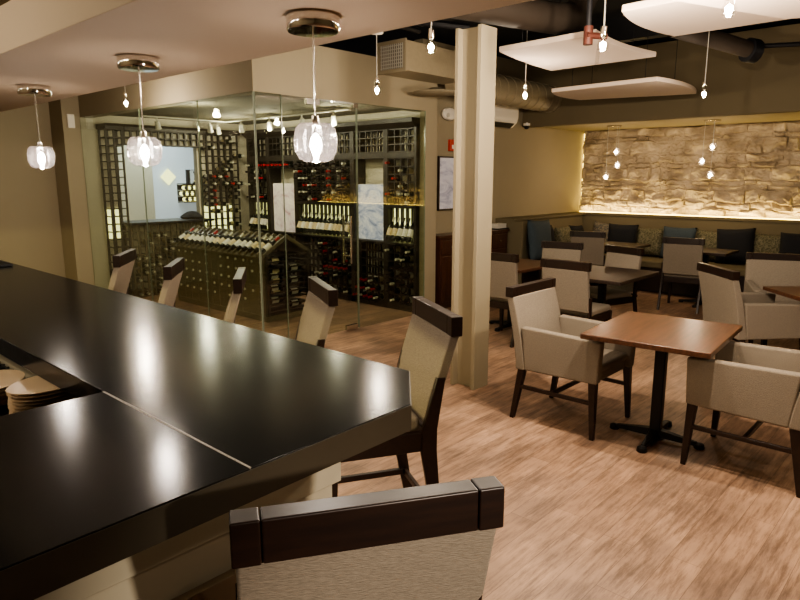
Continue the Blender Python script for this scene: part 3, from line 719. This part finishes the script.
# along the stone wall: lean back toward +x
zs = .487
for y, m, w, rx, lab in [(4.72, 'pat_l', .50, -.12, 'grey patterned pillow in the banquette corner, leaning on the stone-wall side'),
                     (4.36, 'blackfab', .50, 0, 'black pillow right of the grey patterned one near the banquette corner'),
                     (3.93, 'pat_g', .46, .03, 'green patterned pillow between the first black pillow and the slate blue one'),
                     (3.47, 'blue', .50, 0, 'slate blue pillow under the stone wall, between two green patterned ones'),
                     (3.04, 'pat_g', .46, -.05, 'green patterned pillow just right of the slate blue one under the stone wall'),
                     (2.65, 'blackfab', .52, .08, 'large black pillow behind the middle banquette table'),
                     (2.27, 'pat_g', .46, -.03, 'green patterned pillow between the two rightmost black pillows'),
                     (1.86, 'blackfab', .50, .02, 'black pillow at the right edge of the photo')]:
    pillow((10.09-(.10 if m in ('blackfab', 'blue') else 0), y, zs), PI/2, .22, m, lab, w, rx)
for x, m, w, rx, y, lab in [(8.42, 'blue', .62, .04, 4.86, 'slate blue pillow on the short left leg of the banquette'),
                         (8.86, 'blackfab', .48, -.1, 5.0, 'dark pillow just right of the slate blue one on the banquette left leg'),
                         (9.33, 'pat_g', .46, 0, 4.97, 'green patterned pillow on the short left leg of the banquette'),
                         (9.75, 'blackfab', .46, .05, 4.97, 'small-looking dark pillow tucked in the banquette corner')]:
    pillow((x, y, zs), 0, -.16, m, lab, w, rx)

# ------------------------------------------------------------------ column, cabinet and wall fittings
b = MB(); zt = 2.60
b = MB()
X0, X1, Y0, Y1 = 4.10, 4.30, 2.945, 3.19
b.prism([(X0, Y0), (X1, Y0), (X1, Y0+.035), (X1-.055, Y0+.035), (X1-.055, Y1-.03), (X1, Y1-.03), (X1, Y1), (X0, Y1), (X0, Y1-.03), (X0+.055, Y1-.03), (X0+.055, Y0+.035), (X0, Y0+.035)], 0, 2.83)
tag(b.build('support_column', M['wall'], bev=.003), 'square beige column with a recessed face in the middle of the room', 'column')
e = empty('sideboard', (7.20, 5.30, 0), 0, 'dark cherry wood sideboard against the wall behind the column', 'sideboard')
W = .81
MB().box(-W+.03, W-.03, -.115, .14, .06, .94).build('body', M['cab'], e, bev=.004)
MB().box(-W, W, -.135, .145, .94, .975).build('top', M['cab'], e, bev=.008)
MB().box(-W+.06, W-.06, -.09, .13, 0, .06).build('plinth', M['cab'], e)
for k in range(4):
    x0 = -W+.05+k*(2*W-.1)/4; x1 = x0+(2*W-.1)/4-.02
    dd = MB().box(x0, x1, -.13, -.115, .10, .70).build('door', M['cab'], e, bev=.004)
    MB().box(x0+.06, x1-.06, -.135, -.13, .16, .64).build('raised_panel', M['cab'], dd, bev=.003)
    MB().lathe([(.006, 0), (.013, .01), (.01, .02), (.001, .022)], 10, T=Matrix.Translation((x1-.03, -.13, .45)) @ Matrix.Rotation(PI/2, 4, 'X')).build('knob', M['steel'], dd)
    dr = MB().box(x0, x1, -.13, -.115, .73, .91).build('drawer', M['cab'], e, bev=.004)
    MB().lathe([(.006, 0), (.013, .01), (.01, .02), (.001, .022)], 10, T=Matrix.Translation(((x0+x1)/2, -.13, .82)) @ Matrix.Rotation(PI/2, 4, 'X')).build('knob', M['steel'], dr)
tag(MB().box(-.17, .17, -.1, .1, 0, .012).build('serving_tray', M['blackmetal'], bev=.003, loc=(7.92, 5.30, .9755)), 'flat black tray on the right end of the sideboard', 'tray')
b = MB()
for k in range(6): b.box(-.11+R.uniform(-.01, .01), .11, -.07, .07+R.uniform(-.01, .01), k*.011, k*.011+.009)
tag(b.build('napkin_stack', M['label_w'], bev=.002, loc=(7.90, 5.30, .988)), 'small pile of folded white napkins on the black tray', 'napkins')
# framed picture, alarm, emergency light, AC, camera, thermostat
e = empty('framed_picture', (6.98, 5.448, 1.28), 0, 'dark framed grey abstract picture half hidden behind the column', 'picture')
MB().box(-.30, .30, -.02, -.002, .02, .69).build('canvas', M['art_grey'], e)
b = MB(); b.box(-.32, -.30, -.03, 0, 0, .71); b.box(.30, .32, -.03, 0, 0, .71); b.box(-.30, .30, -.03, 0, 0, .02); b.box(-.30, .30, -.03, 0, .69, .71); b.build('frame', M['dark'], e)
e = empty('fire_alarm', (6.93, 5.448, 2.06), 0, 'small red fire alarm strobe on the wall beside the column', 'alarm')
MB().box(-.05, .05, -.04, 0, 0, .15).build('housing', M['red'], e, bev=.006)
MB().box(-.02, .035, -.055, -.04, .03, .08).build('strobe', M['white'], e, bev=.005)
e = empty('wall_light', (6.84, 5.43, 2.53), 0, 'white oval emergency light fixture high on the wall by the column', 'wall light')
MB().lathe([(.02, 0), (.10, .01), (.115, .04), (.10, .07), (.04, .085), (.001, .087)], 20, T=Matrix.Translation((0, .015, 0)) @ Matrix.Diagonal((1.25, 1, .72, 1)) @ Matrix.Rotation(PI/2, 4, 'X')).build('housing', M['white'], e, smooth=True)
MB().lathe([(.03, 0), (.03, .02), (.001, .025)], 12, T=Matrix.Translation((-.07, -.05, -.02)) @ Matrix.Rotation(PI/2, 4, 'X')).build('lens', M['fix'], e, smooth=True)
e = empty('air_conditioner', (7.80, 5.45, 2.42), 0, 'white wall-mounted split air conditioner right of the column', 'air conditioner')
b = MB(); b.loft([[(x, 0, .0), (x, -.11, -.0), (x, -.19, .07), (x, -.215, .14), (x, -.215, .29), (x, -.19, .32), (x, 0, .32)] for x in (-.55, .45)]); b.build('housing', M['white'], e, bev=.01)
MB().loft([[(x, -.115, .002), (x, -.188, .060), (x, -.193, .055), (x, -.12, -.004)] for x in (-.48, .38)]).build('outlet_slot', M['blackmetal'], e)
e = empty('security_camera', (8.50, 5.25, 2.50), 0, 'small dark dome security camera under the bulkhead corner', 'security camera')
MB().lathe([(.05, 0), (.05, -.03), (.045, -.035)], 16).build('mount', M['white'], e, smooth=True)
MB().lathe([(.045, -.03), (.04, -.06), (.025, -.08), (.001, -.085)], 16).build('dome', M['blackmetal'], e, smooth=True)
MB().tube([(0, 0, 0), (.22, .1, .0)], .015, 8).build('bracket', M['white'], e)
tag(MB().box(-.045, .045, -.03, 0, -.09, .09).build('thermostat', M['white'], bev=.006, loc=(3.53, 9.199, 2.45)), 'small white thermostat box high on the pilaster', 'thermostat')

# ------------------------------------------------------------------ ducts, pipes, ceiling fittings
e = empty('air_duct', (5.32, 4.98, 2.84), 0, 'beige duct with a square grille end above the wine room door', 'duct')
b = MB(); b.box(.01, 1.15, -.18, .23, 0, .31); b.build('plenum_box', M['duct'], e, bev=.006)
g = MB(); g.box(-.012, .01, -.19, .235, -.01, .03); g.box(-.012, .01, -.19, .235, .285, .325); g.box(-.012, .01, -.19, -.15, .03, .285); g.box(-.012, .01, .195, .235, .03, .285)
gr = g.build('grille_frame', M['wall'], e, bev=.003)
g = MB()
for k in range(12): y = -.145+.34*(k+.5)/12; g.box(-.004, .004, y-.006, y+.006, .03, .285)
for k in range(7): z = .03+.255*(k+.5)/7; g.box(-.002, .006, -.15, .195, z-.004, z+.004)
g.build('grille_bars', M['fix'], gr)
MB().box(.008, .012, -.15, .195, .03, .285).build('grille_back', M['brownduct'], e)
b = MB(); b.tube([(1.1, 0, .02), (1.5, 0, .0), (3.38, 0, -.0)], [.17, .185, .185], 20)
b.build('round_duct', M['duct'], e, smooth=True)
b = MB()
for k in range(10): x = 1.6+k*.19; b.tube([(x, 0, 0), (x+.02, 0, 0)], .192, 20)
b.build('duct_ribs', M['duct'], e, smooth=True)
e = empty('ceiling_diffuser', (5.9, 4.86, 2.66), 0, 'round pale air diffuser hanging under the beige duct', 'diffuser')
MB().lathe([(.06, .06), (.12, .03), (.26, .012), (.27, 0), (.24, -.012), (.001, -.014)], 28).build('disc', M['wall'], e, smooth=True)
b = MB(); b.tube([(3.3, 3.25, 2.98), (4.9, 2.82, 2.98), (5.12, 2.74, 3.02), (5.2, 2.70, 3.2), (5.2, 2.70, 3.5)], .12, 20)
tag(b.build('air_duct', M['brownduct'], smooth=True), 'large round dark brown duct under the black ceiling', 'duct')
e = empty('pipe', (6.2, 2.1, 2.9), 0, 'dark pipe with a capped end near the bulkhead, upper right', 'pipe')
b = MB(); b.tube([(-.05, .22, .14), (.75, -.22, 0)], [.085, .075], 14); b.build('pipe_body', M['brownduct'], e, smooth=True)
b = MB(); b.tube([(.72, -.20, .0), (.80, -.25, -.01)], .11, 14); b.build('pipe_cap', M['blackmetal'], e, smooth=True)
b = MB(); b.tube([(.75, -.22, .03), (2.38, -3.2, .06)], .022, 8); b.build('branch_pipe', M['blackmetal'], e, smooth=True)
e = empty('sprinkler_valve', (4.29, 2.19, 2.63), 0, 'copper sprinkler valve hanging between two ceiling panels', 'valve')
MB().tube([(0, 0, .86), (0, 0, .08)], .018, 10).build('drop_pipe', M['blackmetal'], e, smooth=True)
b = MB(); b.tube([(0, 0, .10), (0, 0, -.02)], .032, 10); b.tube([(-.03, .0, .04), (.07, -.05, .04)], .022, 8); b.build('valve_body', M['copper'], e, smooth=True)
b = MB(); b.tube([(.085+.026*math.cos(a*PI/6)*.7, -.07-.026*math.cos(a*PI/6)*.7, .04+.026*math.sin(a*PI/6)) for a in range(13)], .006, 6); b.build('hand_wheel', M['copper'], e)
MB().loft([[(.02, -.06, -.05), (.07, -.06, -.05), (.07, -.055, -.05), (.02, -.055, -.05)], [(-.0, -.06, -.20), (.045, -.06, -.20), (.045, -.055, -.20), (.0, -.055, -.20)]]).build('tag', M['bulbglass'], e)
# struts and beams below the black deck
for i, (p, q, r, lab) in enumerate([((2.2, 5.1, 3.12), (5.2, 3.9, 3.12), .035, 'black strut under the ceiling above the bar stools'), ((2.0, 4.4, 3.2), (5.3, 4.6, 3.2), .03, 'black strut crossing near the grille duct'),
                     ((3.0, 3.6, 3.2), (6.5, 3.7, 3.25), .035, 'thin black strut behind the top of the column'), ((4.2, 4.9, 3.05), (4.9, 4.0, 3.2), .02, 'thin bent black conduit left of the grille duct')]):
    tag(MB().tube([p, q], r, 8).build('ceiling_strut', M['blackmetal'], smooth=True), lab, 'strut')
for i, (x0, x1) in enumerate([(5.2, 5.35), (7.4, 7.55)]):
    tag(MB().box(x0, x1, -4.85, 4.6, 3.25, 3.5).build('ceiling_beam', M['blackmetal']), ['black ceiling beam above the column and nearest table', 'black ceiling beam in front of the bulkhead'][i], 'beam')
e = empty('sprinkler', (5.948, 3.689, 3.25), 0, 'small white sprinkler rosette on the black ceiling right of the column', 'sprinkler')
MB().lathe([(.05, .02), (.07, .0), (.03, -.02), (.001, -.022)], 18).build('rosette', M['white'], e, smooth=True)
MB().tube([(0, 0, -.02), (0, 0, -.06)], .01, 8).build('nozzle', M['white'], e)
MB().tube([(0, 0, .02), (0, 0, .25)], .012, 8).build('drop_pipe', M['blackmetal'], e)

# acoustic cloud panels
def arc(p, q, bul, n=10):
    p, q = Vector(p), Vector(q); d = q-p; nrm = Vector((-d.y, d.x)).normalized()
    return [tuple(p+d*(k/n)+nrm*bul*4*(k/n)*(1-k/n)) for k in range(n)]
def cloud(c, bul, z, lab):
    pts = arc(c[0], c[1], bul[0]) + arc(c[1], c[2], bul[1]) + arc(c[2], c[3], bul[2]) + arc(c[3], c[0], bul[3])
    cx = sum(p[0] for p in c)/4; cy = sum(p[1] for p in c)/4
    e = empty('acoustic_panel', (cx, cy, z), 0, lab, 'ceiling panel', 'acoustic ceiling panels')
    MB().prism([(p[0]-cx, p[1]-cy) for p in pts], 0, .045).build('panel', M['cloud'], e, bev=.008)
    b = MB()
    for p in c: dx, dy = (p[0]-cx)*.7, (p[1]-cy)*.7; b.tube([(dx, dy, .04), (dx, dy, 3.5-z)], .003, 5)
    b.build('hanging_wires', M['blackmetal'], e)
cloud([(4.736, 3.22), (5.907, 3.394), (5.85, 2.332), (4.67, 2.322)], [0, -.10, 0, -.10][:0] or [.03, 0, -.06, 0], 2.75, 'pale acoustic ceiling panel just right of the column top')
cloud([(6.66, 3.81), (7.30, 3.88), (7.94, 3.82), (7.87, 2.66)][:1] + [(7.55, 3.92), (7.90, 2.66), (6.58, 2.60)], [.08, 0, .09, 0], 2.65, 'pale acoustic ceiling panel nearest the stone wall')
cloud([(4.15, 1.898), (5.117, 1.918), (5.08, .95), (4.10, .93)], [.07, 0, .05, 0], 2.75, 'large pale acoustic ceiling panel above the nearest wooden table')
cloud([(3.42, 1.37), (4.337, 1.008), (4.70, .0), (3.5, .1)], [0, 0, 0, 0], 2.60, 'pale acoustic ceiling panel cut off by the upper right corner')

# ------------------------------------------------------------------ lamps
def spot_light(name, loc, energy, col=(1, .84, .66), r=.03):
    l = bpy.data.lights.new(name, 'POINT'); l.energy = energy; l.color = col; l.shadow_soft_size = r
    o = bpy.data.objects.new(name, l); COL.objects.link(o); o.location = loc; return o
def hang_bulb(x, y, z, ztop, lab, en=16, canopy=False):
    e = empty('hanging_bulb', (x, y, z), 0, lab, 'pendant light', 'bare hanging bulbs')
    MB().tube([(0, 0, .10), (0, 0, ztop-z)], .004, 6).build('cord', M['fix'], e)
    MB().lathe([(.018, .10), (.018, .05), (.014, .04)], 12).build('socket', M['chrome'], e, smooth=True)
    MB().lathe([(.014, .05), (.02, .035), (.034, .0), (.030, -.02), (.012, -.034), (.001, -.036)], 14, cap=False).build('bulb', M['bulbglass'], e, smooth=True)
    MB().lathe([(.001, .02), (.015, .012), (.018, 0), (.015, -.012), (.001, -.018)], 10).build('filament', M['bulb'], e, smooth=True)
    if canopy: MB().lathe([(.001, 0), (.06, 0), (.055, -.02), (.01, -.03)], 18, (0, 0, ztop-z)).build('canopy', M['white'], e, smooth=True)
    spot_light('bulb_light', (x, y, z-.045), en, (1, .84, .66), .03)
hang_bulb(4.162, 4.093, 2.466, 2.95, 'bare bulb hanging left of the grille duct with a white canopy', 13, True)
hang_bulb(3.132, 6.693, 2.466, 3.3, 'bare bulb hanging far down the bar near the pilaster', 24)
hang_bulb(3.034, 2.539, 2.466, 3.3, 'bare bulb hanging just left of the column top', 22)
hang_bulb(3.659, 1.773, 2.466, 3.3, 'bare bulb hanging beside the copper valve', 80)
hang_bulb(3.283, .994, 2.466, 3.3, 'bare bulb hanging under the large panel at the top right', 78)
hang_bulb(6.381, 2.081, 2.466, 3.3, 'bare bulb hanging in front of the bulkhead, right', 11)
hang_bulb(5.337, 3.327, 2.466, 3.2, 'bare bulb hanging just right of the column', 18)
for (x, y) in [(-1.6, 2.6), (-1.6, 5.4), (-.4, 7.6)]:
    spot_light('bar_fill_light', (x, y, 2.25), 17, (1, .86, .68), .05)  # unseen fill lights added to veil the glass and lift the soffit edge
spot_light('bar_fill_light', (-.35, 3.1, 2.3), 26, (1, .84, .62), .05)  # unseen fill light added to brighten the plates on the shelf
sl = bpy.data.lights.new('stool_fill_light', 'SPOT'); sl.energy = 260; sl.color = (1, .86, .70); sl.spot_size = math.radians(24); sl.spot_blend = .9; sl.shadow_soft_size = .06  # unseen narrow spot added to brighten the back of the foreground stool
so = bpy.data.objects.new('stool_fill_light', sl); COL.objects.link(so); so.location = (.35, -1.9, 1.98)
so.rotation_euler = (Vector((.90, .62, .93))-so.location).to_track_quat('-Z', 'Y').to_euler()
# more of the same grid of bulbs, outside the frame
for (x, y, en) in [(2.9, -.6, 26), (3.4, -1.8, 14), (4.8, -.6, 5), (7.0, -.6, 8)]:
    spot_light('bulb_light', (x, y, 2.45), en, (1, .84, .66), .04)

PX = 1.37
def pendant(PX, y, lab):
    e = empty('pendant_lamp', (PX, y, 1.83), 0, lab, 'pendant light', 'crystal pendants over the bar')
    MB().lathe([(.001, .39), (.082, .39), (.084, .386), (.084, .345), (.080, .34), (.001, .338)], 32).build('canopy', M['chrome'], e, smooth=True)
    MB().tube([(0, 0, .338), (0, 0, .075)], .0028, 6).build('cord', M['steel'], e)
    MB().lathe([(.012, .085), (.012, .06), (.016, .055)], 14, cap=False).build('socket', M['steel'], e, smooth=True)
    m = M['crystal']
    b = MB(); b.lathe([(.022, .062), (.050, .060), (.064, .045), (.071, .01), (.068, -.025), (.055, -.052), (.035, -.062)], 72, flute=.022, cap=False)
    b.build('shade', m, e, smooth=True)
    MB().lathe([(.001, .03), (.008, .025), (.017, .01), (.020, -.01), (.014, -.03), (.008, -.045), (.007, -.06), (.001, -.066)], 12).build('lamp', M['pend'], e, smooth=True)
    spot_light('pendant_light', (PX, y, 1.83-.085), 4, (1, .86, .72), .025)
def crystal():
    m = bpy.data.materials.new('crystal'); m.use_nodes = True; nt = m.node_tree; nt.nodes.clear(); L = nt.links.new
    o = nt.nodes.new('ShaderNodeOutputMaterial'); t = nt.nodes.new('ShaderNodeBsdfTransparent'); g = nt.nodes.new('ShaderNodeBsdfGlossy'); tr = nt.nodes.new('ShaderNodeBsdfTranslucent')
    t.inputs[0].default_value = (.88, .84, .82, 1); g.inputs['Roughness'].default_value = .12; tr.inputs[0].default_value = (.9, .82, .8, 1)
    lw = nt.nodes.new('ShaderNodeLayerWeight'); lw.inputs[0].default_value = .45
    a = nt.nodes.new('ShaderNodeMixShader'); b = nt.nodes.new('ShaderNodeMixShader'); b.inputs[0].default_value = .035
    L(lw.outputs['Facing'], a.inputs[0]); L(t.outputs[0], a.inputs[1]); L(g.outputs[0], a.inputs[2]); L(a.outputs[0], b.inputs[1]); L(tr.outputs[0], b.inputs[2]); L(b.outputs[0], o.inputs[0])
    return m
M['crystal'] = crystal()
pendant(1.397, 1.655, 'largest-looking crystal pendant lamp over the near end of the bar')
pendant(1.356, 2.755, 'middle of the three crystal pendant lamps over the bar')
pendant(1.372, 4.04, 'crystal pendant lamp farthest down the bar, by the left wall')

def cluster(x, y, drops, lab):
    e = empty('cluster_pendant', (x, y, 2.5), 0, lab, 'pendant light', 'three-light pendants in the alcove')
    MB().lathe([(.001, 0), (.11, 0), (.11, -.02), (.10, -.025), (.001, -.026)], 24).build('canopy', M['steel'], e, smooth=True)
    for (dx, dy, z) in drops:
        MB().tube([(dx, dy, -.02), (dx, dy, z-2.5+.05)], .003, 5).build('cord', M['fix'], e)
        s = MB().lathe([(.012, .055), (.035, .04), (.05, 0), (.04, -.035), (.015, -.052)], 16, (dx, dy, z-2.5), cap=False).build('shade', M['crystal'], e, smooth=True)
        MB().lathe([(.001, .025), (.022, .01), (.024, -.01), (.001, -.03)], 10, (dx, dy, z-2.5)).build('lamp', M['alc'], s, smooth=True)
    spot_light('cluster_light', (x-.05, y, 1.62), 6, (1, .76, .5), .06)
cluster(9.7, 4.44, [(.0, -.055, 2.10), (0, -.085, 1.90), (0, .09, 1.72)], 'left cluster of three small crystal lamps before the stone wall')
cluster(9.7, 3.02, [(.0, -.03, 2.13), (0, .09, 1.94), (0, -.035, 1.75)], 'right cluster of three small crystal lamps before the stone wall')

def area(name, loc, rot, sx, sy, en, col):
    l = bpy.data.lights.new(name, 'AREA'); l.shape = 'RECTANGLE'; l.size = sx; l.size_y = sy; l.energy = en; l.color = col
    o = bpy.data.objects.new(name, l); COL.objects.link(o); o.location = loc; o.rotation_euler = rot; return o
# LED strip lights (real strips: foot of stone wall, under the bar overhang, behind corner)
area('stone_led', (10.53, 1.7, 1.137), (0, PI+.42, 0), .03, 7.2, 22, (1, .72, .24))
area('stone_led_top', (10.52, 1.7, 2.49), (0, -.12, 0), .05, 7.2, 1.2, (1, .76, .4))
area('under_bar_led', (1.345, 5.3, .985), (0, -PI/2+.45, 0), .02, 7.6, 17, (1, .84, .4))
# wine room
for (x, y) in [(5.35, 6.0), (5.35, 7.3), (5.35, 8.2), (4.1, 7.0)]:
    spot_light('wine_light', (x, y, 2.33), 17, (1, .9, .74), .05)
area('back_room_light', (5.6, 10.6, 2.8), (0, 0, 0), 1.5, 1.2, 45, (.85, .92, 1))

# ------------------------------------------------------------------ world + camera
w = bpy.data.worlds.new('World'); SC.world = w; w.use_nodes = True
w.node_tree.nodes['Background'].inputs[0].default_value = (.9, .75, .6, 1); w.node_tree.nodes['Background'].inputs[1].default_value = .012
cam = bpy.data.cameras.new('Camera'); cam.sensor_width = 36; cam.lens = 28.8; cam.clip_start = .05
co = bpy.data.objects.new('Camera', cam); COL.objects.link(co); co.location = (0, 0, 1.72)
co.rotation_euler = (math.radians(90-10.879), 0, math.radians(42.549-90)); SC.camera = co
